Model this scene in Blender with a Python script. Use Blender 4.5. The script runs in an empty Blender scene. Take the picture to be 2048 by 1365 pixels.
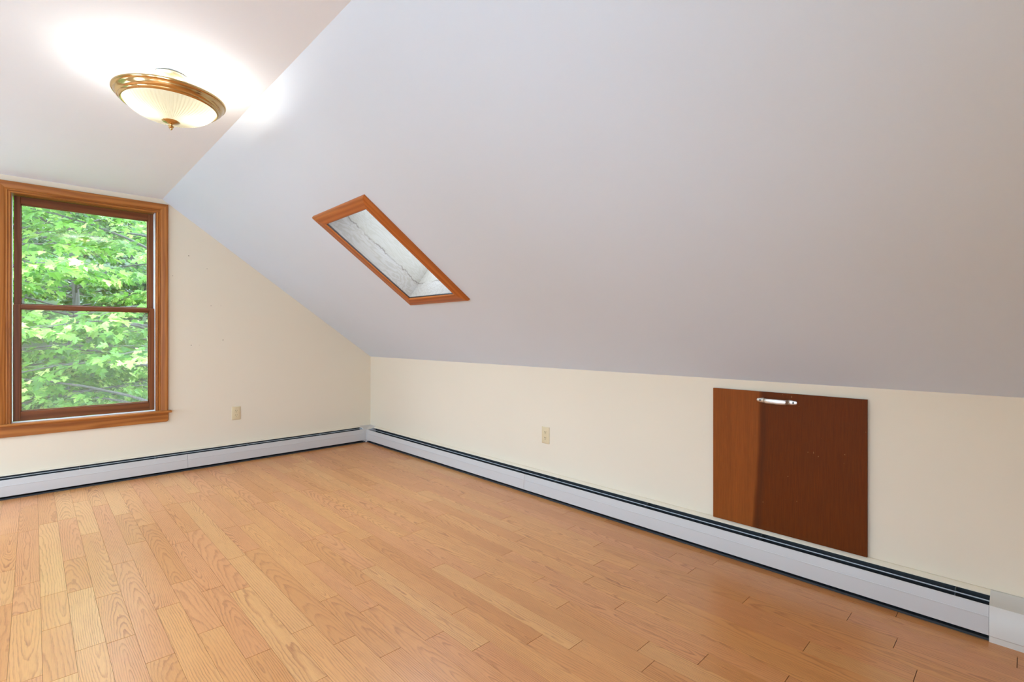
import bpy, bmesh, math, random
import numpy as np
from mathutils import Vector, Matrix
random.seed(7)
C = bpy.context.scene.collection
sc = bpy.context.scene

# ---------------------------------------------------------------- dimensions (metres)
KZ, XF, CZ = 0.871, -1.818, 2.185          # knee wall height, slope fold x, flat ceiling height
XFL, XL = -2.750, -4.568                   # left fold, left knee wall
YB = -5.45                                 # wall behind the photographer
TH = 0.16                                  # shell thickness
SA = math.atan2(CZ - KZ, -XF)              # slope angle
SU = Vector((-math.cos(SA), 0, math.sin(SA)))     # up along the right slope
SN = Vector((math.sin(SA), 0, math.cos(SA)))      # out through the right slope
SL = math.hypot(XF, CZ - KZ)

# ---------------------------------------------------------------- node helpers
class NT:
    def __init__(s, name):
        s.m = bpy.data.materials.new(name); s.m.use_nodes = True
        s.t = s.m.node_tree; s.t.nodes.clear()
        s.out = s.n('ShaderNodeOutputMaterial')
    def n(s, typ, **kw):
        o = s.t.nodes.new(typ)
        for k, v in kw.items(): setattr(o, k, v)
        return o
    def l(s, a, b): s.t.links.new(a, b)
    def set(s, inp, v):
        if hasattr(v, 'is_linked') or hasattr(v, 'links'): s.l(v, inp)
        elif isinstance(v, (tuple, list)) and len(v) == 3 and inp.type == 'RGBA': inp.default_value = (*v, 1)
        else: inp.default_value = v
    def math(s, op, a, b=None, c=None, clamp=False):
        o = s.n('ShaderNodeMath', operation=op); o.use_clamp = clamp
        s.set(o.inputs[0], a)
        if b is not None: s.set(o.inputs[1], b)
        if c is not None: s.set(o.inputs[2], c)
        return o.outputs[0]
    def mix(s, f, a, b, blend='MIX'):
        o = s.n('ShaderNodeMix', data_type='RGBA', blend_type=blend)
        s.set(o.inputs[0], f); s.set(o.inputs[6], a); s.set(o.inputs[7], b)
        return o.outputs[2]
    def ramp(s, f, stops):
        o = s.n('ShaderNodeValToRGB'); e = o.color_ramp.elements
        while len(e) < len(stops): e.new(0.5)
        for i, (p, c) in enumerate(stops):
            e[i].position = p; e[i].color = (*c, 1) if not isinstance(c, float) else (c, c, c, 1)
        s.set(o.inputs[0], f); return o.outputs[0]
    def noise(s, vec, scale, detail=3, rough=.5, dist=0., dim='3D'):
        o = s.n('ShaderNodeTexNoise', noise_dimensions=dim)
        if vec is not None: s.l(vec, o.inputs['Vector'])
        o.inputs['Scale'].default_value = scale; o.inputs['Detail'].default_value = detail
        o.inputs['Roughness'].default_value = rough; o.inputs['Distortion'].default_value = dist
        return o.outputs['Fac']
    def coords(s, scale=(1, 1, 1), loc=(0, 0, 0)):
        c = s.n('ShaderNodeTexCoord'); m = s.n('ShaderNodeMapping')
        s.l(c.outputs['Object'], m.inputs['Vector'])
        m.inputs['Scale'].default_value = scale; m.inputs['Location'].default_value = loc
        return m.outputs[0]
    def xyz(s, v):
        o = s.n('ShaderNodeSeparateXYZ'); s.l(v, o.inputs[0]); return o.outputs
    def comb(s, x, y, z):
        o = s.n('ShaderNodeCombineXYZ')
        for i, v in enumerate((x, y, z)): s.set(o.inputs[i], v)
        return o.outputs[0]
    def bsdf(s, col, rough=.5, metal=0., spec=.5, coat=0., coat_r=.1, bump=None, bump_s=.1, bump_d=.01):
        p = s.n('ShaderNodeBsdfPrincipled')
        s.set(p.inputs['Base Color'], col); s.set(p.inputs['Roughness'], rough)
        s.set(p.inputs['Metallic'], metal); s.set(p.inputs['Specular IOR Level'], spec)
        p.inputs['Coat Weight'].default_value = coat; p.inputs['Coat Roughness'].default_value = coat_r
        if bump is not None:
            b = s.n('ShaderNodeBump'); b.inputs['Strength'].default_value = bump_s; b.inputs['Distance'].default_value = bump_d
            s.l(bump, b.inputs['Height']); s.l(b.outputs[0], p.inputs['Normal'])
        s.l(p.outputs[0], s.out.inputs[0]); return p

def lin(r, g, b):
    f = lambda c: (c/255/12.92) if c/255 <= .04045 else ((c/255+.055)/1.055)**2.4
    return (f(r), f(g), f(b))

def plain(name, col, rough=.5, metal=0., spec=.5):
    m = NT(name); m.bsdf(col, rough, metal, spec); return m.m

def paint(name, col, var=.02, rough=.75, spec=.25):
    m = NT(name); v = m.coords()
    n = m.noise(v, 1.6, 3); c2 = tuple(x*(1-var*2) for x in col)
    fine = m.noise(v, 260, 2)
    m.bsdf(m.mix(n, col, c2), rough, 0, spec, bump=fine, bump_s=.06, bump_d=.002); return m.m

def wood(name, axis, light, dark, knot=None, rough=.38, ring=26., contrast=.55, spec=.25, fine=1.0):
    """stained softwood / veneer; grain runs along the given axis (0 x, 1 y, 2 z)"""
    m = NT(name); sc_ = [1., 1., 1.]; sc_[axis] = .07
    v = m.coords(tuple(sc_))
    warp = m.noise(v, 9, 3, .5, .6)
    x, y, z = m.xyz(v)
    across = m.math('ADD', x if axis != 0 else y, m.math('MULTIPLY', z if axis != 2 else y, .6))
    r = m.math('SINE', m.math('MULTIPLY', m.math('ADD', m.math('MULTIPLY', across, ring*9), m.math('MULTIPLY', warp, ring)), 1.))
    r = m.math('MULTIPLY_ADD', r, .5, .5)
    sf = [260*fine]*3; sf[axis] = 5.
    f = m.noise(m.coords(tuple(sf)), 1., 4, .65)
    big = m.noise(m.coords(tuple(sc_), (3, 1, 2)), 14, 2)
    g = m.math('ADD', m.math('MULTIPLY', r, .42), m.math('MULTIPLY', f, .58))
    g = m.math('ADD', g, m.math('MULTIPLY_ADD', big, .6, -.3))
    g = m.math('MULTIPLY_ADD', m.math('SUBTRACT', g, .5), contrast*1.8, .5, clamp=True)
    col = m.mix(g, dark, light)
    m.bsdf(col, rough, 0, spec, bump=f, bump_s=.05, bump_d=.001); return m.m

# ---------------------------------------------------------------- materials
M = {}
M['cream'] = paint('cream wall paint', (.77, .68, .53))
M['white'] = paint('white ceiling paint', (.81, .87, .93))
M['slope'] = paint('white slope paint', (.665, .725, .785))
TRL, TRD = lin(192, 124, 60), lin(128, 68, 24)
for a, n in ((0, 'x'), (1, 'y'), (2, 'z')):
    M['trim_'+n] = wood('stained pine trim '+n, a, TRL, TRD)
    M['sash_'+n] = wood('stained sash wood '+n, a, lin(142, 84, 46), lin(88, 46, 22), contrast=.5)
    M['sky_'+n] = wood('oiled skylight trim '+n, a, lin(196, 114, 52), lin(142, 70, 26), contrast=.5)
M['vinyl'] = plain('white vinyl', (.78, .78, .76), .4)
M['gasket'] = plain('black gasket', (.012, .012, .012), .5)
M['almond'] = plain('almond plastic', lin(214, 196, 158), .35)
M['slot'] = plain('outlet slot dark', (.03, .02, .012), .6)
M['steel'] = plain('brushed steel', (.72, .70, .67), .32, 1.)
M['heater'] = plain('white heater enamel', (.525, .505, .48), .36)
M['heater_old'] = plain('yellowed heater enamel', (.60, .57, .51), .4)
M['hgap'] = plain('heater cavity shade', (.02, .024, .028), .6)
M['fin'] = plain('grey aluminium fins', (.12, .14, .15), .5, .6)
M['damper'] = plain('pale damper edge', (.72, .74, .75), .4)
M['hole'] = plain('nail hole', (.22, .15, .10), .8)
M['subfloor'] = plain('dark board joint', lin(70, 40, 20), .8)
M['brass'] = plain('polished brass', (.62, .43, .20), .16, 1.)
M['canopy'] = plain('pale brass canopy', (.80, .66, .42), .3, .7)
M['bark'] = wood('grey brown bark', 2, (.24, .21, .19), (.10, .085, .07), rough=.9, spec=.1)
M['earth'] = paint('mossy leaf litter', (.055, .075, .03), .3, .95, .1)
M['gravel'] = paint('bounce gravel', (.58, .60, .62), .1, .9, .1)  # bright ground, added to bounce daylight onto ceiling and slope
M['siding'] = plain('roofing felt', (.12, .11, .11), .9)

# access panel veneer: paler sapwood on one side of a wavy dark line
m = NT('mahogany veneer'); v = m.coords()
x, y, z = m.xyz(v)
wav = m.noise(m.coords((1, 1, 1)), 2.2, 2)
edge = m.math('ADD', y, m.math('ADD', m.math('MULTIPLY_ADD', wav, .05, -.025-.1278), m.math('MULTIPLY', z, .0546)))
side = m.ramp(m.math('MULTIPLY_ADD', edge, 30., .5), [(.0, 0.), (.25, 0.), (.75, 1.)])
band = m.math('SUBTRACT', 1., m.math('ABSOLUTE', m.math('MULTIPLY_ADD', edge, 38., .75)), clamp=True)
f = m.noise(m.coords((150, 150, 9)), 1., 5, .7)
g2 = m.noise(m.coords((40, 40, 1.2)), 1., 3, .6)
dk = m.mix(f, lin(74, 30, 3), lin(118, 56, 8)); lt = m.mix(f, lin(118, 58, 18), lin(158, 86, 32))
c = m.mix(side, dk, lt)
c = m.mix(m.math('MULTIPLY', band, .55), c, lin(72, 36, 14))
c = m.mix(m.math('MULTIPLY', m.math('MULTIPLY_ADD', g2, 1.6, -.5, clamp=True), .35), c, lin(92, 46, 16))
pale = m.math('GREATER_THAN', m.noise(m.coords((90, 90, 55)), 1., 1), .80)
c = m.mix(m.math('MULTIPLY', pale, .35), c, lin(190, 140, 95))
m.bsdf(c, .55, 0, .12, bump=f, bump_s=.05, bump_d=.001); M['veneer'] = m.m

# bleached plywood of the skylight shaft, with a ragged water stain
m = NT('bleached plywood'); v = m.coords()
x, y, z = m.xyz(v)                      # local frame: x up the slope, y along the house, z out through the roof
w1 = m.noise(m.coords((.9, 3.0, 3.0)), 3., 4, .55, .5)
ring = m.math('MULTIPLY_ADD', m.math('SINE', m.math('MULTIPLY', w1, 75.)), .5, .5)
fine = m.noise(m.coords((12, 300, 300)), 1., 3)
c = m.mix(m.math('MULTIPLY', ring, .5), (.29, .23, .18), (.20, .145, .10))
c = m.mix(m.math('MULTIPLY', fine, .18), c, (.18, .145, .11))
patch = m.ramp(m.noise(m.coords((2, 2, 5)), 2.4, 2), [(.45, 0.), (.75, 1.)])
c = m.mix(m.math('MULTIPLY', patch, .3), c, (.24, .175, .11))
wob = m.noise(m.coords((14, 14, 3)), 1., 5, .7)
ln = m.math('ADD', z, m.math('MULTIPLY_ADD', wob, .075, -.0375))
lnd = m.math('ABSOLUTE', m.math('SUBTRACT', ln, .120))
stain = m.math('SUBTRACT', 1., m.math('MULTIPLY', lnd, 120.), clamp=True)
st2 = m.ramp(m.noise(m.coords((7, 7, 1)), 1., 2), [(.36, 0.), (.50, 1.)])
c = m.mix(m.math('MULTIPLY', m.math('MULTIPLY', stain, st2), .75), c, (.075, .040, .024))
beige = m.math('GREATER_THAN', ln, .122)
c = m.mix(m.math('MULTIPLY', beige, .45), c, (.25, .195, .135))
m.bsdf(c, .7, 0, .2); M['ply'] = m.m

# oak strip floor: per-board attributes drive tone and flat-sawn grain
m = NT('oak strip floor')
at = lambda nm: m.n('ShaderNodeAttribute', attribute_name=nm).outputs
bx, by, seed = m.xyz(at('board_pos')['Vector'])
wn = m.n('ShaderNodeTexWhiteNoise', noise_dimensions='1D'); m.l(seed, wn.inputs['W'])
r1, r2, r3 = m.xyz(wn.outputs['Color'])
wn2 = m.n('ShaderNodeTexWhiteNoise', noise_dimensions='1D'); m.l(m.math('ADD', seed, 37.3), wn2.inputs['W'])
q1, q2, q3 = m.xyz(wn2.outputs['Color'])
off = m.math('MULTIPLY', seed, 3.17)
nv = m.comb(m.math('MULTIPLY', bx, 7.), m.math('MULTIPLY', by, 1.6), off)
wob = m.math('SUBTRACT', m.noise(nv, 1., 3, .55), .5)
nv2 = m.comb(m.math('MULTIPLY', bx, 34.), m.math('MULTIPLY', by, 9.), off)
wob2 = m.math('SUBTRACT', m.noise(nv2, 1., 3, .6), .5)
xo = m.math('ADD', bx, m.math('MULTIPLY_ADD', r1, .11, -.055))
depth = m.math('ADD', m.math('MULTIPLY_ADD', r2, .035, .002), m.math('MULTIPLY', m.math('MULTIPLY', m.math('SUBTRACT', r3, .5), .11), by))
depth = m.math('ADD', depth, m.math('MULTIPLY', wob, .030))
rad = m.math('SQRT', m.math('ADD', m.math('MULTIPLY', m.math('MULTIPLY', xo, xo), .5), m.math('MULTIPLY', depth, depth)))
rad = m.math('ADD', rad, m.math('MULTIPLY', wob2, .0062))
ph = m.math('FRACT', m.math('MULTIPLY', rad, m.math('MULTIPLY_ADD', q1, 130., 150.)))
late = m.ramp(ph, [(.0, 0.), (.50, .10), (.86, 1.), (1., 0.)])
pores = m.noise(m.comb(m.math('MULTIPLY', bx, 620.), m.math('MULTIPLY', by, 16.), off), 1., 3, .6)
pores = m.ramp(pores, [(.46, 0.), (.68, 1.)])
cloud = m.noise(m.comb(m.math('MULTIPLY', bx, 14.), m.math('MULTIPLY', by, 3.), off), 1., 2)
base = m.mix(q2, lin(212, 145, 84), lin(222, 160, 96))
base = m.mix(m.math('MULTIPLY', m.math('LESS_THAN', m.math('ABSOLUTE', m.math('SUBTRACT', q3, .5)), .14), .7), base, lin(214, 146, 94))
base = m.mix(m.math('MULTIPLY', m.math('GREATER_THAN', q3, .84), .30), base, lin(184, 114, 56))
base = m.mix(m.math('MULTIPLY', m.math('LESS_THAN', q3, .16), .40), base, lin(230, 182, 118))
base = m.mix(m.math('MULTIPLY', cloud, .25), base, lin(200, 128, 70))
fade = m.ramp(m.noise(m.comb(m.math('MULTIPLY', bx, 22.), m.math('MULTIPLY', by, 3.5), m.math('ADD', off, 9.)), 1., 3, .6), [(.32, .25), (.66, 1.)])
g = m.math('MULTIPLY', m.math('MULTIPLY', late, fade), m.math('MULTIPLY_ADD', q1, .44, .48))
col = m.mix(g, base, lin(154, 84, 34))
col = m.mix(m.math('MULTIPLY', pores, m.math('MULTIPLY_ADD', late, .40, .14)), col, lin(120, 68, 36))
rg = m.math('MULTIPLY_ADD', late, .06, .30)
m.bsdf(col, rg, 0, .8, bump=m.math('ADD', late, pores), bump_s=.04, bump_d=.0006); M['oak'] = m.m

# window glass: clear with Schlick reflection
m = NT('clear glass'); ge = m.n('ShaderNodeNewGeometry'); d = m.n('ShaderNodeVectorMath', operation='DOT_PRODUCT')
m.l(ge.outputs['Normal'], d.inputs[0]); m.l(ge.outputs['Incoming'], d.inputs[1])
fr = m.math('POWER', m.math('SUBTRACT', 1., m.math('ABSOLUTE', d.outputs['Value'])), 5.)
fr = m.math('MULTIPLY_ADD', fr, .935, .065)
tr = m.n('ShaderNodeBsdfTransparent'); tr.inputs[0].default_value = (.97, .985, .975, 1)
gl = m.n('ShaderNodeBsdfGlossy'); gl.inputs['Roughness'].default_value = .02
mx = m.n('ShaderNodeMixShader'); m.l(fr, mx.inputs[0]); m.l(tr.outputs[0], mx.inputs[1]); m.l(gl.outputs[0], mx.inputs[2])
m.l(mx.outputs[0], m.out.inputs[0]); M['glass'] = m.m

m2 = M['glass'].copy(); m2.name = 'tinted roof glass'
for nd in m2.node_tree.nodes:
    if nd.type == 'BSDF_TRANSPARENT': nd.inputs[0].default_value = (.85, .87, .88, 1)
M['roofglass'] = m2
# insect screen: fine grey mesh, mostly see-through
m = NT('insect screen mesh'); tr = m.n('ShaderNodeBsdfTransparent'); di = m.n('ShaderNodeBsdfDiffuse'); di.inputs[0].default_value = (.55, .57, .55, 1)
mx = m.n('ShaderNodeMixShader'); mx.inputs[0].default_value = .13
m.l(tr.outputs[0], mx.inputs[1]); m.l(di.outputs[0], mx.inputs[2]); m.l(mx.outputs[0], m.out.inputs[0]); M['screen'] = m.m

# frosted ribbed lamp glass
m = NT('ribbed frosted glass')
tl = m.n('ShaderNodeBsdfTranslucent'); tl.inputs[0].default_value = (.15, .138, .100, 1)
di = m.n('ShaderNodeBsdfDiffuse'); di.inputs[0].default_value = (.30, .285, .24, 1)
gl = m.n('ShaderNodeBsdfGlossy'); gl.inputs['Roughness'].default_value = .15
mx = m.n('ShaderNodeMixShader'); mx.inputs[0].default_value = .25
m.l(tl.outputs[0], mx.inputs[1]); m.l(di.outputs[0], mx.inputs[2])
mx2 = m.n('ShaderNodeMixShader'); mx2.inputs[0].default_value = .05
m.l(mx.outputs[0], mx2.inputs[1]); m.l(gl.outputs[0], mx2.inputs[2]); m.l(mx2.outputs[0], m.out.inputs[0]); M['bowl'] = m.m

# maple leaves
def leafmat(name, a, b, c_):
    m = NT(name); t = m.n('ShaderNodeAttribute', attribute_name='leaf_tint').outputs['Fac']
    col = m.ramp(t, [(0., a), (.6, b), (1., c_)])
    p = m.n('ShaderNodeBsdfPrincipled'); m.l(col, p.inputs['Base Color']); p.inputs['Roughness'].default_value = .42
    p.inputs['Specular IOR Level'].default_value = .45
    tl = m.n('ShaderNodeBsdfTranslucent'); m.l(m.mix(.5, col, (.22, .42, .03)), tl.inputs[0])
    mx = m.n('ShaderNodeMixShader'); mx.inputs[0].default_value = .38
    m.l(p.outputs[0], mx.inputs[1]); m.l(tl.outputs[0], mx.inputs[2]); m.l(mx.outputs[0], m.out.inputs[0]); return m.m
M['leaf'] = leafmat('maple leaf', (.04, .13, .016), (.25, .47, .07), (.66, .75, .20))
M['leaf_far'] = leafmat('shaded distant leaf', (.03, .085, .016), (.09, .19, .03), (.24, .32, .05))  # darkened: shade of the deep gaps is put into the leaf colour

# ---------------------------------------------------------------- mesh helpers
class MB:
    """collects geometry for ONE mesh object, given in world metres"""
    def __init__(s): s.v, s.f, s.mi = [], [], []
    def add(s, vs, fs, mi=0):
        o = len(s.v); s.v += [tuple(p) for p in vs]; s.f += [tuple(i+o for i in f) for f in fs]; s.mi += [mi]*len(fs); return s
    def box(s, x0, x1, y0, y1, z0, z1, mi=0):
        return s.prism([(x0, z0), (x1, z0), (x1, z1), (x0, z1)], lambda a, b, t: (a, t, b), y0, y1, mi)
    def prism(s, poly, fn, t0, t1, mi=0):
        n = len(poly)
        vs = [fn(a, b, t0) for a, b in poly] + [fn(a, b, t1) for a, b in poly]
        return s.add(vs, [tuple(range(n)), tuple(reversed(range(n, 2*n)))] + [(i, n+i, n+(i+1) % n, (i+1) % n) for i in range(n)], mi)
    def loft(s, loops, closed=True, cap=True, mi=0):
        n = len(loops[0]); vs = [p for l in loops for p in l]; fs = []
        for k in range(len(loops)-1):
            for i in range(n if closed else n-1):
                j = (i+1) % n; fs.append((k*n+i, k*n+j, (k+1)*n+j, (k+1)*n+i))
        if cap and closed:
            fs.append(tuple(reversed(range(n)))); fs.append(tuple(range((len(loops)-1)*n, len(loops)*n)))
        return s.add(vs, fs, mi)
    def lathe(s, prof, c, n=64, ribs=0, rib=0., mi=0, axis='z', closed=False):
        """prof: (radius, height) pairs around a vertical axis through c"""
        loops = []
        for r, h in prof:
            loops.append([(c[0]+r*math.cos(2*math.pi*i/n), c[1]+r*math.sin(2*math.pi*i/n), c[2]+h) for i in range(n)])
        if closed: loops.append(loops[0])
        return s.loft(loops, True, not closed, mi)
    def tube(s, pts, rad, n=8, mi=0):
        loops = []
        for i, p in enumerate(pts):
            p = Vector(p); a = Vector(pts[max(i-1, 0)]); b = Vector(pts[min(i+1, len(pts)-1)])
            d = (b-a).normalized(); u = d.cross(Vector((.31, .17, .93))).normalized(); w = d.cross(u)
            r = rad[i] if isinstance(rad, (list, tuple)) else rad
            loops.append([p+u*r*math.cos(2*math.pi*k/n)+w*r*math.sin(2*math.pi*k/n) for k in range(n)])
        return s.loft(loops, True, True, mi)
    def build(s, name, mats, parent=None, smooth=None, bevel=0., basis=None):
        """basis: matrix whose inverse takes world points to the object's frame"""
        mats = mats if isinstance(mats, (list, tuple)) else [mats]
        inv = basis.inverted() if basis is not None else (Matrix.Translation(-parent.location) if parent is not None else Matrix())
        me = bpy.data.meshes.new(name)
        me.from_pydata([inv @ Vector(p) for p in s.v], [], s.f)
        for x in mats: me.materials.append(x)
        me.polygons.foreach_set('material_index', s.mi)
        bm = bmesh.new(); bm.from_mesh(me); bmesh.ops.recalc_face_normals(bm, faces=bm.faces); bm.to_mesh(me); bm.free()
        if smooth is not None:
            me.shade_smooth(); me.set_sharp_from_angle(angle=math.radians(smooth))
        o = bpy.data.objects.new(name, me); C.objects.link(o)
        if basis is not None: o.matrix_world = basis
        if parent is not None:
            o.parent = parent
            if basis is not None: o.matrix_parent_inverse = Matrix.Translation(parent.location).inverted()
        if bevel:
            b = o.modifiers.new('bevel', 'BEVEL'); b.width = bevel; b.segments = 2; b.limit_method = 'ANGLE'; b.angle_limit = math.radians(40)
        return o

def tag(o, label=None, cat=None, group=None, kind=None):
    for k, v in (('label', label), ('category', cat), ('group', group), ('kind', kind)):
        if v: o[k] = v
    return o
def thing(name, loc, label, cat, group=None, kind=None):
    o = bpy.data.objects.new(name, None); C.objects.link(o); o.location = loc; o.empty_display_size = .1
    return tag(o, label, cat, group, kind)
def copy_tree(o, parent=None):
    c = o.copy(); C.objects.link(c); c.parent = parent
    for ch in list(o.children): copy_tree(ch, c)
    return c

# ================================================================ THE SHELL
XZ = lambda y0, y1: (lambda a, b, t: (a, t, b))
WX0, WX1, WZ0, WZ1 = -2.679, -1.853, .470, 2.078      # rough opening of the gable window
b = MB(); fn = lambda a, c, t: (a, t, c)
b.prism([(WX1, 0), (0, 0), (0, KZ), (XF, CZ), (WX1, CZ)], fn, 0, TH)
b.prism([(XL, 0), (WX0, 0), (WX0, CZ), (XL, CZ)], fn, 0, TH)
b.prism([(WX0, 0), (WX1, 0), (WX1, WZ0), (WX0, WZ0)], fn, 0, TH)
b.prism([(WX0, WZ1), (WX1, WZ1), (WX1, CZ), (WX0, CZ)], fn, 0, TH)
for hx, hz, hr in ((-1.6368, 1.7523, .0048), (-1.5051, 1.657, .003), (-1.7476, 1.5778, .003), (-1.4755, 1.3458, .0035), (-1.4005, 1.349, .002), (-1.3848, 1.0545, .0045), (-1.6191, 1.0125, .004), (-1.56, 1.012, .002)):
    b.add([(hx+hr*math.cos(t), -.0006, hz+.7*hr*math.sin(t)) for t in [i*math.pi/4 for i in range(8)]], [tuple(range(8))], 1)
tag(b.build('wall_back', [M['cream'], M['hole']]), 'cream gable wall with a few nail holes around the window', 'wall', kind='structure')

b = MB(); b.box(0, TH, YB, TH, -.02, KZ+.0)
tag(b.build('wall_right', M['cream']), 'low cream knee wall under the sloping ceiling', 'wall', kind='structure')
# full-height unseen wall, made a dormer to hold windows added for light
LW = [(-1.75, -.45), (-3.6, -2.55), (-5.3, -4.4)]; LZ0, LZ1 = .35, 2.02
b = MB(); yy = YB-TH
b.box(XL-TH, XL, YB-TH, TH, -.02, LZ0); b.box(XL-TH, XL, YB-TH, TH, LZ1, CZ+TH)
for y0, y1 in sorted(LW): b.box(XL-TH, XL, yy, y0, LZ0, LZ1); yy = y1
b.box(XL-TH, XL, yy, TH, LZ0, LZ1)
tag(b.build('wall_left', M['cream']), 'full-height cream wall on the unseen side, made a dormer for added windows', 'wall', kind='structure')

# wall behind the photographer with an opening for the added window
BX0, BX1, BZ0, BZ1 = -4.45, -2.93, .20, 2.06
b = MB()
b.prism([(BX1, 0), (0, 0), (0, KZ), (XF, CZ), (BX1, CZ)], fn, YB-TH, YB)
b.prism([(XL, 0), (BX0, 0), (BX0, CZ), (XL, CZ)], fn, YB-TH, YB)
b.prism([(BX0, 0), (BX1, 0), (BX1, BZ0), (BX0, BZ0)], fn, YB-TH, YB)
b.prism([(BX0, BZ1), (BX1, BZ1), (BX1, CZ), (BX0, CZ)], fn, YB-TH, YB)
tag(b.build('wall_front', M['cream']), 'cream gable wall behind the photographer', 'wall', kind='structure')

# flat ceiling
b = MB(); b.box(XL-TH, XF, YB-TH, TH, CZ, CZ+TH)
tag(b.build('ceiling', M['white']), 'flat white ceiling meeting the long slope', 'ceiling', kind='structure')

# right slope with the skylight opening (frame: s up the slope, y, n out)
SS0, SS1, SY0, SY1 = .838, 1.562, -2.350, -1.838
def sp(s, y, n): 
    p = Vector((0, 0, KZ)) + SU*s + SN*n; return (p.x, y, p.z)
b = MB()
e0, e1 = -.02, SL+.0
for s0, s1, y0, y1 in ((0, SS0, YB-TH, TH), (SS1, e1, YB-TH, TH), (SS0, SS1, YB-TH, SY0), (SS0, SS1, SY1, TH)):
    b.loft([[sp(s, y0, 0), sp(s, y1, 0), sp(s, y1, TH), sp(s, y0, TH)] for s in (s0, s1)])
# seal above knee wall and at the fold
b.loft([[sp(0, y, TH), sp(0, y, 0.0), (TH, y, KZ), (TH, y, KZ+.1)] for y in (YB-TH, TH)])
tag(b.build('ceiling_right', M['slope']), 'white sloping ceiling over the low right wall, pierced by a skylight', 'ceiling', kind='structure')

# ---------------------------------------------------------------- oak strip floor, board by board in one mesh
PW, PX0 = .08253, -2.6238
JOINTS = [(-2.422,-1.39),(-2.411,-1.765),(-2.358,-1.6),(-2.356,-1.886),(-2.282,-2.084),(-2.281,-1.78),(-2.272,-2.437),(-2.205,-1.436),(-2.135,-.442),(-2.131,-1.937),
 (-2.129,-2.322),(-2.124,-1.115),(-2.057,-2.531),(-2.055,-1.631),(-1.979,-2.189),(-1.976,-1.414),(-1.907,-2.011),(-1.904,-2.468),(-1.9,-1.173),(-1.828,-2.717),(-1.825,-1.56),
 (-1.817,-.97),(-1.753,-2.244),(-1.732,-2.966),(-1.673,-1.924),(-1.531,-2.999),(-1.451,-2.722),(-1.378,-3.022),(-1.368,-2.531),(-1.301,-3.172),(-1.227,-2.961),(-1.15,-3.267),
 (-1.146,-2.131),(-1.073,-3.379),(-.992,-2.813),(-.925,-3.533),(-.909,-3.196),(-.848,-3.696),(-.837,-3.003),(-.765,-3.345),(-.755,-2.736),(-.748,-1.738),(-.741,-1.442),
 (-.725,-1.356),(-.693,-3.142),(-.612,-3.428),(-.543,-3.897),(-.458,-2.41),(-.456,-3.212),(-.381,-2.966),(-.379,-3.652),(-.371,-1.108),(-.309,-4.092),(-.305,-2.743),(-.302,-3.4),
 (-.248,-2.219),(-.233,-3.272),(-.231,-3.95),(-.177,-2.589),(-.138,-3.436)]
U = 1.096
rows = {}
for jx, jy in JOINTS: rows.setdefault(math.floor((jx*U-PX0)/PW), []).append(jy*U)
rng = random.Random(11)
k0, k1 = math.floor((XL-PX0)/PW), math.ceil((0-PX0)/PW)
V, F, BP = [], [], []
for k in range(k0, k1):
    x0, x1 = max(PX0+k*PW, XL), min(PX0+(k+1)*PW, 0.)
    if x1-x0 < .005: continue
    ys = sorted(rows.get(k, []))
    if ys:
        y = ys[-1]
        while y < -.75: y += rng.uniform(.45, 1.15); ys.append(min(y, -.3)) if y < -.3 else None
        y = ys[0]
        while y > YB+.5: y -= rng.uniform(.4, 1.1); ys.append(y)
        ys.sort(); more = []
        for a, c in zip(ys, ys[1:]):
            if c-a > 1.25: more.append(a+(c-a)*rng.uniform(.4, .6))
        ys = sorted(ys+more)
    else:
        y = YB-rng.uniform(0, .6)
        while y < 0: y += rng.uniform(.35, 1.2); ys.append(y)
    ys = [YB] + [y for y in ys if YB+.08 < y < -.08] + [0.]
    for y0, y1 in zip(ys, ys[1:]):
        g, e = .0004, .0010
        a, c_, d0, d1 = x0+g, x1-g, y0+e, y1-e
        o = len(V); sd = rng.uniform(0, 400.); xm, ym = (x0+x1)/2, y0
        for X, Y in ((a, d0), (c_, d0), (c_, d1), (a, d1)):
            for Z in (0., -.006): V.append((X, Y, Z)); BP.append((X-xm, Y-ym, sd))
        F += [(o, o+2, o+4, o+6), (o, o+1, o+3, o+2), (o+2, o+3, o+5, o+4), (o+4, o+5, o+7, o+6), (o+6, o+7, o+1, o)]
nb = len(F)
o = len(V)
for X, Y, Z in [(x, y, z) for z in (-.004, -.16) for x, y in ((XL-TH, YB-TH), (TH, YB-TH), (TH, TH), (XL-TH, TH))]: V.append((X, Y, Z)); BP.append((0, 0, 0))
F += [(o, o+1, o+2, o+3), (o+7, o+6, o+5, o+4)] + [(o+i, o+4+i, o+4+(i+1) % 4, o+(i+1) % 4) for i in range(4)]
me = bpy.data.meshes.new('floor'); me.from_pydata(V, [], F)
me.materials.append(M['oak']); me.materials.append(M['subfloor'])
me.polygons.foreach_set('material_index', [0]*nb+[1]*6)
at_ = me.attributes.new('board_pos', 'FLOAT_VECTOR', 'POINT'); at_.data.foreach_set('vector', np.array(BP, dtype=np.float32).ravel())
fl = bpy.data.objects.new('floor', me); C.objects.link(fl)
tag(fl, 'honey oak strip floor running towards the window wall', 'floor', kind='structure')

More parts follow.
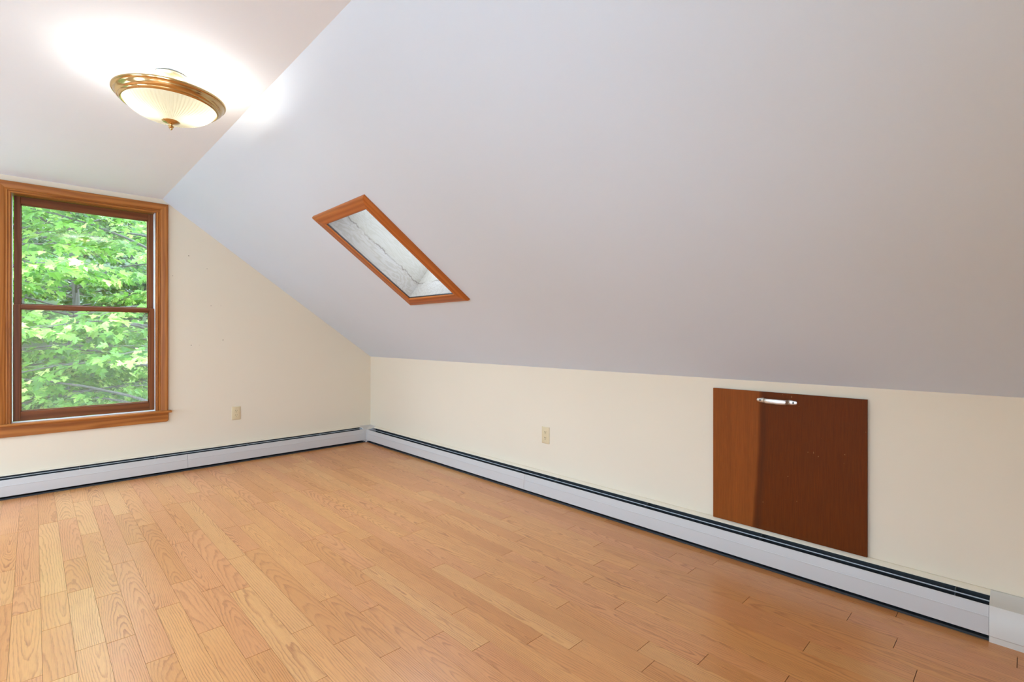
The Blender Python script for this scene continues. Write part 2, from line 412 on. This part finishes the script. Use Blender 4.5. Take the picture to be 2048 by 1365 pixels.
# ================================================================ GABLE WINDOW (double hung)
JL, JR, JT = -2.6707, -1.8605, 2.0705
w1 = thing('window_1', (-2.2657, 0, .5), 'tall double-hung window in stained wood trim with maple leaves behind it', 'window', kind='structure')
PROF = [(0, 0), (0, .009), (.003, .0115), (.008, .0115), (.0105, .008), (.0135, .008), (.016, .0125), (.022, .0125), (.0245, .0095), (.0275, .0125), (.034, .0145), (.052, .0165), (.060, .0185), (.071, .0185), (.075, .0155), (.075, 0)]
ci0, ci1, ct = -2.6740, -1.8556, 2.0700
zb = .4930
for nm, sgn, xi in (('side_casing', 1, ci1), ('side_casing', -1, ci0)):
    b = MB(); b.loft([[(xi+sgn*a, -t, zb) for a, t in PROF], [(xi+sgn*a, -t, ct+a) for a, t in PROF]])
    b.build(nm, M['trim_z'], w1, 35)
b = MB(); b.loft([[(ci0-a, -t, ct+a) for a, t in PROF], [(ci1+a, -t, ct+a) for a, t in PROF]]); b.build('head_casing', M['trim_x'], w1, 35)
# stool and apron
st = [(.004, .4755), (.004, .4930), (-.040, .4930), (-.046, .4910), (-.049, .4843), (-.046, .4775), (-.040, .4755)]
b = MB(); b.loft([[(x, y, z) for y, z in st] for x in (-2.769, -1.7615)]); b.build('stool', M['trim_x'], w1, 50)
ax0, ax1 = -2.7535, -1.7785; r = .018
ap = [(ax0, .4755)] + [(ax0+r-r*math.cos(t), .4025+r-r*math.sin(t)) for t in (0, .4, .8, 1.2, 1.57)] + [(ax1-r+r*math.sin(t), .4025+r-r*math.cos(t)) for t in (0, .4, .8, 1.2, 1.57)] + [(ax1, .4755)]
b = MB(); b.prism(ap, lambda a, c, t: (a, t, c), -.0185, -.0005); b.build('apron', M['trim_x'], w1, 30, bevel=.003)
# wood jamb round the opening, vinyl tracks and sill
b = MB()
b.box(WX0, JL, -.001, TH, zb-.005, JT+.004); b.box(JR, WX1, -.001, TH, zb-.005, JT+.004); b.box(WX0, WX1, -.001, TH, JT, WZ1)
b.build('jamb', M['trim_z'], w1)
for xa, xb in ((JL, JL+.0045), (JR-.0045, JR)):
    b = MB(); b.box(xa, xb, .012, .034, zb, JT); b.box(xa, xb, .071, .073, zb, JT); b.box(xa, xb, .108, .15, zb, JT); b.box(xa, xa+.0015 if xa == JL else xb, .012, .15, zb, JT) if xa == JL else b.box(xb-.0015, xb, .012, .15, zb, JT)
    b.build('jamb_track', M['vinyl'], w1)
b = MB(); b.prism([(.0045, .4925), (.029, .4930), (.0305, .4995), (.036, .4995), (TH+.03, .47), (TH+.03, .44), (.004, .44)], lambda a, c, t: (t, a, c), WX0+.001, WX1-.001); b.build('sill', M['vinyl'], w1)
def sash(name, x0, x1, z0, z1, y0, y1, stile, bot, top, label):
    s = MB()
    gx0, gx1, gz0, gz1 = x0+stile, x1-stile, z0+bot, z1-top
    # stiles are one material index, rails the other, so the grain follows each member
    for a, c in ((x0, gx0), (gx1, x1)): s.box(a, c, y0, y1, z0, z1, 0)
    s.box(gx0, gx1, y0, y1, z0, gz0, 1); s.box(gx0, gx1, y0, y1, gz1, z1, 1)
    o = s.build(name, [M['sash_z'], M['sash_x']], w1, bevel=.0025)
    ym = (y0+y1)/2
    # glazing stop: a small step all round the glass
    q = MB()
    for a, c, d, e in ((gx0, gx0+.006, gz0, gz1), (gx1-.006, gx1, gz0, gz1), (gx0, gx1, gz0, gz0+.006), (gx0, gx1, gz1-.006, gz1)): q.box(a, c, ym-.006, y1-.004, d, e)
    st_ = q.build('glazing_stop', M['sash_x'], o, basis=Matrix.Translation(w1.location)); st_.matrix_parent_inverse = Matrix(); st_.location = (0, 0, 0)
    p = MB(); p.box(gx0+.001, gx1-.001, ym, ym+.004, gz0+.001, gz1-.001)
    g = p.build('pane', M['glass'], o, basis=Matrix.Translation(w1.location)); g.matrix_parent_inverse = Matrix(); g.location = (0, 0, 0)
    tag(g, 'clear glass pane')
    return o
up = sash('upper_sash', -2.6600, -1.8668, 1.281, 2.0668, .0735, .1075, .0335, .030, .0525, '')
lo = sash('lower_sash', -2.6632, -1.8623, .5005, 1.309, .035, .0705, .0362, .0640, .0285, '')
b = MB(); b.box(JL+.006, JR-.006, .1225, .1235, .505, 1.295); b.build('insect_screen', M['screen'], w1)

# ================================================================ SKYLIGHT
R = Matrix.Identity(4)
for i, ax in enumerate((SU, Vector((0, 1, 0)), SN)):
    for j in range(3): R[j][i] = ax[j]
if R.to_3x3().determinant() < 0: pass
def slope_basis(s, y):
    Bm = R.copy(); p = sp(s, y, 0)
    for j in range(3): Bm[j][3] = p[j]
    return Bm
w2 = thing('window_2', sp((SS0+SS1)/2, (SY0+SY1)/2, 0), 'small skylight framed in orange-brown wood in the sloping ceiling', 'window', kind='structure')
SB = slope_basis((SS0+SS1)/2, (SY0+SY1)/2)
TW, TT = .072, .021
tp = [(0, 0), (0, TT-.004), (.004, TT), (TW-.012, TT), (TW-.004, TT-.004), (TW, TT-.010), (TW, 0)]
for nm, a, c in (('side_trim', (SS0, SY0), (SS1, SY0)), ('side_trim', (SS0, SY1), (SS1, SY1))):
    sg = -1 if a[1] == SY0 else 1
    b = MB(); b.loft([[sp(SS0-w, a[1]+sg*w, -t) for w, t in tp], [sp(SS1+w, a[1]+sg*w, -t) for w, t in tp]])
    b.build(nm, M['sky_x'], w2, 35, basis=SB)
for nm, s_, sg in (('bottom_trim', SS0, -1), ('top_trim', SS1, 1)):
    b = MB(); b.loft([[sp(s_+sg*w, SY0-w, -t) for w, t in tp], [sp(s_+sg*w, SY1+w, -t) for w, t in tp]])
    b.build(nm, M['sky_y'], w2, 35, basis=SB)
SD = .31                                      # shaft depth
b = MB(); T2 = .02; i_ = .003
for s0, s1, y0, y1 in ((SS0+i_-T2, SS0+i_, SY0-T2, SY1+T2), (SS1-i_, SS1-i_+T2, SY0-T2, SY1+T2), (SS0+i_, SS1-i_, SY0+i_-T2, SY0+i_), (SS0+i_, SS1-i_, SY1-i_, SY1-i_+T2)):
    b.loft([[sp(s_, y0, -.004), sp(s_, y1, -.004), sp(s_, y1, SD), sp(s_, y0, SD)] for s_ in (s0, s1)])
tag(b.build('shaft', M['ply'], w2, basis=SB), 'bleached plywood lining with a ragged stain')
b = MB(); gk = .0035
for s0, s1, y0, y1 in ((SS0, SS0+gk, SY0, SY1), (SS1-gk, SS1, SY0, SY1), (SS0, SS1, SY0, SY0+gk), (SS0, SS1, SY1-gk, SY1)):
    b.loft([[sp(s_, y0, -.011), sp(s_, y1, -.011), sp(s_, y1, -.007), sp(s_, y0, -.007)] for s_ in (s0, s1)])
b.build('gasket', M['gasket'], w2, basis=SB)
b = MB(); b.loft([[sp(s_, SY0-.02, SD+.001), sp(s_, SY1+.02, SD+.001), sp(s_, SY1+.02, SD+.006), sp(s_, SY0-.02, SD+.006)] for s_ in (SS0-.02, SS1+.02)])
tag(b.build('pane', M['roofglass'], w2, basis=SB), 'clear roof glass')

# unseen windows added for fill light: behind the photographer and on the dormer side
w3 = thing('window_3', ((BX0+BX1)/2, YB, BZ0), 'wide unseen window added behind the photographer for fill daylight', 'window', kind='structure')
b = MB()
for a, c, d, e in ((BX0, BX0+.06, BZ0, BZ1), (BX1-.06, BX1, BZ0, BZ1), (BX0, BX1, BZ0, BZ0+.06), (BX0, BX1, BZ1-.06, BZ1), ((BX0+BX1)/2-.03, (BX0+BX1)/2+.03, BZ0, BZ1)):
    b.box(a, c, YB-.11, YB-.06, d, e)
b.build('window_frame', M['sash_z'], w3)
b = MB(); b.box(BX0, BX1, YB-.09, YB-.086, BZ0, BZ1); b.build('pane', M['glass'], w3)
for k_, (y0, y1) in enumerate(LW):
    w4 = thing('window_%d' % (4+k_), (XL, (y0+y1)/2, LZ0), ('added unseen dormer window nearest the gable wall, for fill light', 'added unseen middle dormer window, for fill light', 'added unseen dormer window beside the photographer, for fill light')[k_], 'window', kind='structure')
    b = MB()
    for a, c, d, e in ((y0, y0+.05, LZ0, LZ1), (y1-.05, y1, LZ0, LZ1), (y0, y1, LZ0, LZ0+.05), (y0, y1, LZ1-.05, LZ1), (y0, y1, (LZ0+LZ1)/2-.02, (LZ0+LZ1)/2+.02)):
        b.box(XL-.11, XL-.06, a, c, d, e)
    b.build('window_frame', M['sash_z'], w4)
    b = MB(); b.box(XL-.09, XL-.086, y0, y1, LZ0, LZ1); b.build('pane', M['glass'], w4)

# ================================================================ BASEBOARD HEATERS
def heater(name, loc, at, t0, t1, seams, cap, P, label, brackets, dm='heater'):
    """at(u, z, t): u out from the wall, t along it; P: lip, damper and cover heights"""
    h = thing(name, loc, label, 'baseboard heater', 'baseboard heaters')
    wt, lip, dz, ct_, cz, bz = P
    q = MB()
    sec = [(.0005, .004), (.0005, wt), (.008, wt+.0005), (.021, lip+.0035), (.026, lip), (.026, lip-.0035), (.0235, lip-.0035), (.0205, lip+.001), (.008, wt-.003), (.003, wt-.003), (.003, .004)]
    e1_ = cap[0] if cap else t1
    q.loft([[at(u, z, t) for u, z in sec] for t in (t0, e1_)])
    tag(q.build('back_plate', M['cream'], h), 'cream painted back plate and top lip')
    q = MB(); q.loft([[at(u, z, t) for u, z in [(.003, .006), (.003, lip-.006), (.005, lip-.006), (.005, .010), (.099, .010), (.099, .001), (.004, .001)]] for t in (t0, e1_)])
    q.build('cavity_shade', M['hgap'], h)  # near-black sheet paints the shade of the slot and floor gap
    q = MB(); q.loft([[at(u, z, t) for u, z in [(.020, .040), (.072, .040), (.072, .098), (.020, .098)]] for t in (t0+.05*(1 if e1_ > t0 else -1), e1_-.05*(1 if e1_ > t0 else -1))])
    q.build('fin_element', M['fin'], h)
    # damper blade, seen as a thin pale line along the slot
    q = MB(); q.loft([[at(u, z, t) for u, z in [(.050, dz-.0045), (.0560, dz+.0005), (.0560, dz-.0008), (.051, dz-.0060)]] for t in (t0, e1_)])
    q.build('damper', M['damper'], h)
    cs = [(.089, ct_-.008), (.0875, ct_-.001), (.0900, ct_), (.0925, ct_-.002), (.0985, cz+.0035), (.1000, cz+.0030), (.1006, cz+.0008), (.0996, cz-.0012), (.1045, bz+.003), (.1045, bz), (.100, bz-.0015), (.098, bz+.0005), (.1025, bz+.003), (.0975, cz), (.0955, cz+.001)]
    for a, c in zip([t0]+seams, seams+[e1_]):
        g_ = .0008*(1 if c > a else -1)
        q = MB(); q.loft([[at(u, z, t) for u, z in cs] for t in (a+g_, c-g_)]); q.build('front_cover', M[dm], h, 30)
    for t in brackets:
        q = MB()
        for a, c in (((.006, lip-.012), (.084, ct_-.012)),):
            q.loft([[at(u, z, t+d) for u, z in [(.006, lip-.006), (.026, lip-.006), (.055, dz-.010), (.084, ct_-.008), (.084, ct_-.016), (.006, ct_-.016)]] for d in (-.0012, .0012)])
        q.build('bracket', M['fin'], h)
    if cap:
        c0, c1 = cap
        ec = [(.0005, .0), (.0005, wt+.001), (.010, wt+.0015), (.024, lip+.003), (.060, dz+.004), (.0925, ct_+.001), (.0995, cz+.003), (.1005, cz+.001), (.1065, bz+.001), (.1045, bz-.002), (.1035, bz-.0025), (.1035, .0)]
        q = MB(); q.loft([[at(u, z, t) for u, z in ec] for t in (c0, c1)])
        tag(q.build('end_cap', M['heater_old'], h, 30), 'yellowed end cap reaching down to the floor')
    return h
PK = (.1515, .1405, .1295, .1256, .0858, .0230)
PG = (.1535, .1485, .1395, .1318, .0892, .0235)
heater('baseboard_heater', (0, -2.4, 0), lambda u, z, t: (-u, t, z), -.112, -4.95, [-2.3754], (-4.7154, -4.99), PK,
       'long white baseboard heater along the low knee wall, below the wooden panel', [-.75, -1.5, -2.25, -2.62, -3.3, -3.92, -4.62])
heater('baseboard_heater', (-2.2, 0, 0), lambda u, z, t: (t, -u, z), -.112, -4.25, [-1.6622], (-4.25, -4.45), PG,
       'white baseboard heater along the gable wall under the tall window', [-.55, -1.2, -1.87, -2.32, -2.9, -3.6])
# inside corner cover joining the two runs (mitred, closed profile)
cc = thing('heater_corner_cover', (-.05, -.05, 0), 'small white corner piece joining the two heaters in the room corner', 'heater cover')
def ccsec(P, e=.0015): return [(.0, .001), (.0, P[0]+e), (.010, P[0]+e), (.024, P[1]+e+.001), (.056, P[2]+e+.003), (.0925, P[3]+e), (.1005, P[4]+e), (.1062, P[5]+.001), (.104, P[5]-.003), (.098, P[5]-.003), (.098, .001)]
q = MB()
sk, sg = ccsec(PK), ccsec(PG)
la = [(-.1265, -u, z) for u, z in sg]; lb = [(-u2, -u1, (z1+z2)/2) for (u1, z1), (u2, z2) in zip(sg, sk)]; lc = [(-u, -.1185, z) for u, z in sk]
q.loft([la, lb]); q.loft([lb, lc]); q.build('cover', M['heater'], cc, 20)

# ================================================================ OUTLETS
def outlet(loc, rz, label):
    o = thing('wall_outlet', (0, 0, 0), label, 'outlet', 'wall outlets')
    # local frame: x across, -y out of the wall, z up
    pw, ph, pt = .0349, .0574, .0055
    q = MB(); q.loft([[(sx*(pw-i), -y, sz*(ph-i)) for sx, sz in ((-1, -1), (1, -1), (1, 1), (-1, 1))] for y, i in ((0, 0), (.003, 0), (pt-.0008, .0016), (pt, .0035))])
    q.build('cover_plate', M['almond'], o, 25)
    for zc in (.0195, -.0195):
        q = MB(); n = 20; out = []
        for i in range(n):
            t = 2*math.pi*i/n; x, z = .0168*math.cos(t), .0168*math.sin(t)
            z = max(-.0135, min(.0135, z)); out.append((x, z))
        q.loft([[(x, -pt+.001, zc+z) for x, z in out], [(x, -pt-.0016, zc+z) for x, z in out]])
        rc = q.build('receptacle', M['almond'], o, 30)
        s_ = MB()
        for sx, hh in ((-.0063, .0042), (.0063, .0036)):
            s_.box(sx-.0012, sx+.0012, -pt-.0022, -pt-.0012, zc+.0035-hh, zc+.0035+hh)
        s_.prism([(.0026*math.cos(t), zc-.0078+.0026*math.sin(t)) for t in [k*math.pi/5 for k in range(10)]], lambda a, c, t: (a, t, c), -pt-.0022, -pt-.0012)
        sl_ = s_.build('slots', M['slot'], rc); sl_.matrix_parent_inverse = Matrix()
    q = MB(); q.prism([(.0034*math.cos(t), .0034*math.sin(t)) for t in [k*math.pi/6 for k in range(12)]], lambda a, c, t: (a, t, c), -pt-.001, -pt+.001)
    q.build('screw', M['almond'], o)
    o.location = loc; o.rotation_euler = (0, 0, rz); return o
outlet((-1.2832, -.0002, .4140), 0, 'almond duplex outlet on the gable wall beside the tall window')
outlet((-.0002, -2.4895, .4015), -math.pi/2, 'almond duplex outlet on the knee wall between the corner and the wooden panel')

# ================================================================ ACCESS PANEL
hp = thing('access_panel', (-.012, -4.0075, .1535), 'dark reddish-brown veneered panel with steel pull, standing on the heater against the knee wall', 'access panel')
HY0, HY1, HZ0, HZ1, HT = -4.3395, -3.6765, .1535, .8225, .0195
b = MB(); b.box(-HT, -.0085, HY0, HY1, HZ0, HZ1); b.build('panel', M['veneer'], hp, bevel=.0012)
b = MB(); b.box(-.0085, -.0003, HY0+.10, HY1-.10, HZ0+.02, HZ1-.05); b.build('mounting_cleat', M['subfloor'], hp)
# strap pull handle
hy0, hy1, hz = -4.0665, -3.8985, .7815
h_ = MB()
def pl(y, u, z): return (-HT-u, y, z)
path = []
L = hy0-hy1
fr_ = [(0., .0015), (.15, .0015), (.175, .003), (.20, .012), (.235, .0215), (.29, .0245), (.5, .0255), (.71, .0245), (.765, .0215), (.80, .012), (.825, .003), (.85, .0015), (1., .0015)]
loops = []
for i, (t, u) in enumerate(fr_):
    hw = .0115 if .16 < t < .84 else .0118
    if t in (0., 1.): hw = .0085
    y = hy1+L*t
    ny = 0 if u < .002 or abs(t-.5) < .25 else (.0012 if t < .5 else -.0012)
    loops.append([pl(y, u, hz-hw), pl(y+ny*1.5, u+.0016, hz-hw*.8), pl(y+ny*1.5, u+.0022, hz), pl(y+ny*1.5, u+.0016, hz+hw*.8), pl(y, u, hz+hw), pl(y, u-.0012, hz)])
# rounded ends
e_ = [pl(hy1+.004, .0015, hz-.005), pl(hy1+.004, .0022, hz-.004), pl(hy1+.004, .0025, hz), pl(hy1+.004, .0022, hz+.004), pl(hy1+.004, .0015, hz+.005), pl(hy1+.004, .0005, hz)]
f_ = [(p[0], hy0-.004+(p[1]-hy1-.004), p[2]) for p in e_]
h_.loft([e_]+loops+[f_])
hd = tag(h_.build('handle', M['steel'], hp, 40), 'bright steel strap pull')
for t in (.065, .935):
    s_ = MB(); y = hy1+L*t
    s_.loft([[pl(y+rr*math.cos(a), uu, hz+rr*math.sin(a)) for a in [k*math.pi/6 for k in range(12)]] for rr, uu in ((.0048, .0030), (.0044, .0044), (.0022, .0050), (.0010, .0042))])
    o = s_.build('screw', M['fin'], hd, 30, basis=Matrix.Translation(hp.location)); o.matrix_parent_inverse = Matrix(); o.location = (0, 0, 0)

# ================================================================ CEILING LIGHT
LC = Vector((-2.147, -2.321, CZ))
cl = thing('ceiling_light', LC, 'round brass ceiling light with a ribbed frosted glass bowl, switched on', 'ceiling light')
b = MB(); b.lathe([(.004, -.0005), (.056, -.0005), (.062, -.006), (.060, -.016), (.046, -.030), (.020, -.040), (.012, -.046), (.012, -.10), (.004, -.10)], LC, 48); b.build('canopy', M['canopy'], cl, 40)
ringp = [(.1660, -.097), (.1965, -.0930), (.2000, -.0945), (.2005, -.0985), (.1985, -.1025), (.1945, -.1040), (.1920, -.1060), (.1900, -.1110), (.1860, -.1190), (.1800, -.1240), (.1770, -.1255), (.1755, -.1290), (.1710, -.1325), (.1660, -.1335), (.1645, -.1310), (.1680, -.1280), (.1740, -.1200), (.1820, -.1090), (.1850, -.1010), (.1665, -.1000)]
b = MB(); b.lathe(ringp, LC, 96, closed=True); b.build('rim', M['brass'], cl, 35)
# bowl: ribs radiate from the finial
n = 288; loops = []
NR = 72
bp_ = [(.1660, -.1240), (.1640, -.1310), (.1560, -.1430), (.1420, -.1565), (.1220, -.1690), (.0950, -.1800), (.0650, -.1880), (.0350, -.1930), (.0100, -.1945)]
def bl(r, z, am):
    return [(LC.x+(r)*math.cos(2*math.pi*i/n), LC.y+(r)*math.sin(2*math.pi*i/n), LC.z+z+am*(.5+.5*math.cos(2*math.pi*i*NR/n))) for i in range(n)]
for i, (r, z) in enumerate(bp_): loops.append(bl(r, z, .0030*min(1, r/.05) if 0 < i else 0))
b = MB(); b.loft(loops, True, False); b.build('bowl', M['bowl'], cl, 60)
b = MB(); b.lathe([(.003, -.188), (.030, -.190), (.032, -.1935), (.029, -.1965), (.018, -.2005), (.0085, -.2045), (.006, -.2075), (.0060, -.2095), (.0095, -.2115), (.0105, -.2150), (.0085, -.2190), (.0055, -.2215), (.0060, -.2245), (.0040, -.2280), (.001, -.2290)], LC, 40); b.build('finial', M['brass'], cl, 40)
# two bulbs side by side
bd = Vector((.986, -.166, 0))
BULB = 1.15
for s_ in (-1, 1):
    p = LC + bd*.085*s_ + Vector((0, 0, -.118))
    l = bpy.data.lights.new('bulb_light', 'POINT'); l.energy = BULB; l.color = (1., .95, .88); l.shadow_soft_size = .028
    lo_ = bpy.data.objects.new('bulb_light', l); C.objects.link(lo_); lo_.location = p - LC; lo_.parent = cl
b = MB(); b.tube([LC+bd*-.045+Vector((0, 0, -.100)), LC+bd*.045+Vector((0, 0, -.100))], .012, 10); b.build('socket', M['canopy'], cl, 40)

# ================================================================ TREES OUTSIDE
half = np.array([(0, 0), (.20, .0), (.40, .08), (.33, .17), (.27, .24), (.40, .34), (.56, .52), (.43, .50), (.33, .52), (.16, .44), (.19, .60), (.27, .68), (.13, .78), (0, 1.)])
NH = len(half)
def leaf_mesh(name, pos, tip, nrm, size, tint, mat, parent):
    """pos, tip, nrm: (N,3) arrays; each leaf two folded lobed halves"""
    N = len(pos)
    tip = tip/np.linalg.norm(tip, axis=1)[:, None]
    side = np.cross(tip, nrm); side /= np.linalg.norm(side, axis=1)[:, None]
    up_ = np.cross(side, tip)
    hx, hy = half[:, 0], half[:, 1]
    vs = np.empty((N, 2, NH, 3), np.float32)
    for k, sg in enumerate((1, -1)):
        zz = .22*hx - .20*hy*hy - .12*hx*hx
        loc = side[:, None, :]*(sg*hx)[None, :, None] + tip[:, None, :]*hy[None, :, None] + up_[:, None, :]*zz[None, :, None]
        if sg < 0: loc = loc[:, ::-1]
        vs[:, k] = pos[:, None, :] + loc*size[:, None, None]
    nv = N*2*NH
    me = bpy.data.meshes.new(name)
    me.vertices.add(nv); me.vertices.foreach_set('co', (vs.reshape(-1, 3) - np.array(parent.location, np.float32)).ravel())
    me.loops.add(nv); me.loops.foreach_set('vertex_index', np.arange(nv, dtype=np.int32))
    me.polygons.add(N*2); me.polygons.foreach_set('loop_start', np.arange(0, nv, NH, dtype=np.int32))
    me.update(calc_edges=True); me.validate()
    a = me.attributes.new('leaf_tint', 'FLOAT', 'POINT'); a.data.foreach_set('value', np.repeat(tint, 2*NH).astype(np.float32))
    me.materials.append(mat)
    o = bpy.data.objects.new(name, me); C.objects.link(o); o.parent = parent
    return o
GZ = -3.4
def tree(base, height, lean, rad, branches, seed, label, lsize, per, mat, spread=.42, group='maple trees outside the window'):
    """branches: list of (height, azimuth deg, length, rise)"""
    g = np.random.default_rng(seed)
    t = thing('maple_tree', (base[0], base[1], GZ), label, 'tree', group)
    def tp(h): 
        q_ = h/height; return Vector((base[0]+lean[0]*q_+.10*math.sin(h*1.1+seed), base[1]+lean[1]*q_+.10*math.cos(h*.9+seed), GZ+h))
    hs = [height*i/12 for i in range(13)]
    q = MB(); q.tube([tp(h) for h in hs], [rad*(1.35 if i == 0 else 1-.075*i) for i in range(13)], 10); q.build('trunk', M['bark'], t, 60)
    q = MB(); P_, T_, N_, S_, K_ = [], [], [], [], []
    for h, az, L_, rise in branches:
        a = math.radians(az); d = Vector((math.cos(a), math.sin(a), 0)); pr = Vector((-d.y, d.x, 0)); o_ = tp(h)
        bend = g.uniform(-.25, .25)
        bpnt = lambda s_: o_ + d*L_*s_ + pr*L_*bend*s_*s_ + Vector((0, 0, L_*(rise*s_ - .32*s_*s_)))
        q.tube([bpnt(i/6) for i in range(7)], [max(rad*.19*(1-.86*i/6), .003) for i in range(7)], 6)
        # side twigs in a flattish spray, leaves along them
        ntw = max(5, int(L_*6))
        for j in range(ntw):
            s_ = .22 + .78*(j+g.uniform(0, 1))/ntw
            c_ = bpnt(s_); sg = 1 if j % 2 else -1
            tl_ = (spread+.28*g.uniform())*(1.15-.45*s_)*min(1.25, L_/1.6+.35)
            td = (d*.75 + pr*sg*g.uniform(.55, 1.1) + Vector((0, 0, g.uniform(-.18, .22)))).normalized()
            e_ = c_ + td*tl_ + Vector((0, 0, -.16*tl_))
            q.tube([c_, (c_+e_)/2+Vector((0, 0, .03)), e_], [.004, .003, .0015], 4)
            for i in range(per):
                u_ = g.uniform(.12, 1.05); p = c_.lerp(e_, u_) + Vector((g.normal(0, .055), g.normal(0, .055), g.normal(0, .035)-.02))
                tdn = td + pr*g.normal(0, .75) + d*g.normal(0, .4) + Vector((0, 0, -.45+g.normal(0, .28)))
                P_.append(p); T_.append(tdn); N_.append(Vector((g.normal(0, .42), g.normal(0, .40)-.62, 1)))
                S_.append(lsize*g.uniform(.62, 1.15)); K_.append(min(1, max(0, g.normal(.42, .28) + (.18 if s_ > .8 else 0))))
    q.build('branches', M['bark'], t, 60)
    leaf_mesh('foliage', np.array([tuple(p) for p in P_]), np.array([tuple(p) for p in T_]), np.array([tuple(p) for p in N_]), np.array(S_), np.array(K_), mat, t)
    return t
rg_ = random.Random(5)
def brs(n, h0, h1, L0, L1, az0, az1, r0=.25, r1=.55):
    return [(h0+(h1-h0)*(i+rg_.random())/n, rg_.uniform(az0, az1), rg_.uniform(L0, L1), rg_.uniform(r0, r1)) for i in range(n)]
tree((-1.05, 4.6), 9.0, (.3, .2), .13, brs(36, 2.2, 8.0, 1.7, 3.0, 150, 300), 1, 'near maple with its trunk low in the window corner', .125, 13, M['leaf'])
tree((-3.6, 5.2), 9.5, (-.2, .1), .14, brs(38, 2.0, 8.6, 1.8, 3.2, -110, 60), 2, 'near maple whose boughs reach across the window from the left', .125, 13, M['leaf'])
tree((-2.15, 7.6), 9.5, (.2, .0), .11, brs(40, 2.3, 8.4, 1.6, 2.8, 180, 360), 3, 'slender maple standing between the two nearest maples', .12, 13, M['leaf'])
tree((.9, 7.0), 9.5, (.0, .0), .15, brs(26, 2.0, 8.6, 1.8, 3.2, 120, 300), 4, 'maple further off on the right of the view', .12, 13, M['leaf'])
tree((-5.4, 8.2), 9.5, (.0, .0), .15, brs(26, 2.0, 8.6, 1.8, 3.2, -120, 60), 5, 'maple further off on the left of the view', .12, 13, M['leaf'])
for i, (x, y) in enumerate(((-2.9, 11.5), (-.6, 12.5), (2.3, 12.), (-6., 13.), (-1.7, 16.), (1.4, 17.), (-4.2, 17.5))):
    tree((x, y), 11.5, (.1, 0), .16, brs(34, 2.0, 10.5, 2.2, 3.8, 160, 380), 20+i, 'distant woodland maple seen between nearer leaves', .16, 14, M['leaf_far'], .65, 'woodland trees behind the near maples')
b = MB(); b.prism([(-8, GZ-.4), (60, GZ-.4), (60, 17), (34, 10), (22, 4), (14, GZ+.9), (9, GZ), (-8, GZ)], lambda a, c, t: (t, a, c), -60, 60); tag(b.build('ground', M['earth']), 'dark wooded ground rising to a hillside behind the trees', 'ground', kind='structure')

b = MB(); b.box(-22, -6.2, -16, 3.0, GZ-.05, GZ+.02); b.box(-6.2, 8, -20, -7.4, GZ-.05, GZ+.02)  # unseen pale yard added as a daylight reflector
tag(b.build('ground_bounce', M['gravel']), 'bounce gravel yard added unseen to send daylight up indoors', 'ground', kind='structure')

# ================================================================ LIGHT AND CAMERA
w = bpy.data.worlds.new('sky'); sc.world = w; w.use_nodes = True
nt = w.node_tree; bg = nt.nodes['Background']
# overcast sky: about twice as bright overhead as at the horizon
tc = nt.nodes.new('ShaderNodeTexCoord'); sx_ = nt.nodes.new('ShaderNodeSeparateXYZ'); mr = nt.nodes.new('ShaderNodeMapRange')
nt.links.new(tc.outputs['Generated'], sx_.inputs[0]); nt.links.new(sx_.outputs[2], mr.inputs['Value'])
mr.inputs['From Min'].default_value = 0.; mr.inputs['From Max'].default_value = 1.; mr.inputs['To Min'].default_value = 2.2; mr.inputs['To Max'].default_value = 5.2
bg.inputs[0].default_value = (.70, .93, 1.23, 1); nt.links.new(mr.outputs[0], bg.inputs[1])
def portal(name, loc, rot, sx, sy):
    l = bpy.data.lights.new(name, 'AREA'); l.shape = 'RECTANGLE'; l.size = sx; l.size_y = sy; l.cycles.is_portal = True
    o = bpy.data.objects.new(name, l); C.objects.link(o); o.location = loc; o.rotation_euler = rot; return o
portal('daylight_portal', ((WX0+WX1)/2, TH+.04, 1.28), (-math.pi/2, 0, 0), .84, 1.6)
portal('daylight_portal', ((BX0+BX1)/2, YB-TH-.02, (BZ0+BZ1)/2), (math.pi/2, 0, 0), BX1-BX0, BZ1-BZ0)
p2 = portal('daylight_portal', (0, 0, 0), (0, 0, 0), .74, .53)
def orient(o, loc, zaxis):
    o.location = loc; o.rotation_euler = (-Vector(zaxis)).to_track_quat('-Z', 'Y').to_euler()
orient(p2, sp((SS0+SS1)/2, (SY0+SY1)/2, SD+.02), SN); p2.data.size = .8; p2.data.size_y = .8
for y0, y1 in LW: portal('daylight_portal', (XL-TH-.02, (y0+y1)/2, (LZ0+LZ1)/2), (0, -math.pi/2, 0), LZ1-LZ0, y1-y0)

cam = bpy.data.cameras.new('camera'); co = bpy.data.objects.new('camera', cam); C.objects.link(co)
cam.sensor_width = 36.; cam.lens = 995.4419*36/2048; cam.shift_y = -11.641/2048
cam.clip_start = .02
co.location = (-2.33901*U, -4.39333*U, U)
co.rotation_euler = (math.radians(90), 0, -math.radians(43.8968))
sc.camera = co
sc.view_settings.view_transform = 'Standard'; sc.view_settings.look = 'None'; sc.view_settings.gamma = 1; sc.view_settings.use_curve_mapping = False
sc.view_settings.exposure = 2.03
cy = sc.cycles
cy.max_bounces = 14; cy.diffuse_bounces = 8; cy.glossy_bounces = 6; cy.transmission_bounces = 8; cy.transparent_max_bounces = 16
cy.use_denoising = True; cy.denoiser = 'OPENIMAGEDENOISE'; cy.sample_clamp_indirect = 6.; cy.caustics_reflective = False; cy.caustics_refractive = False
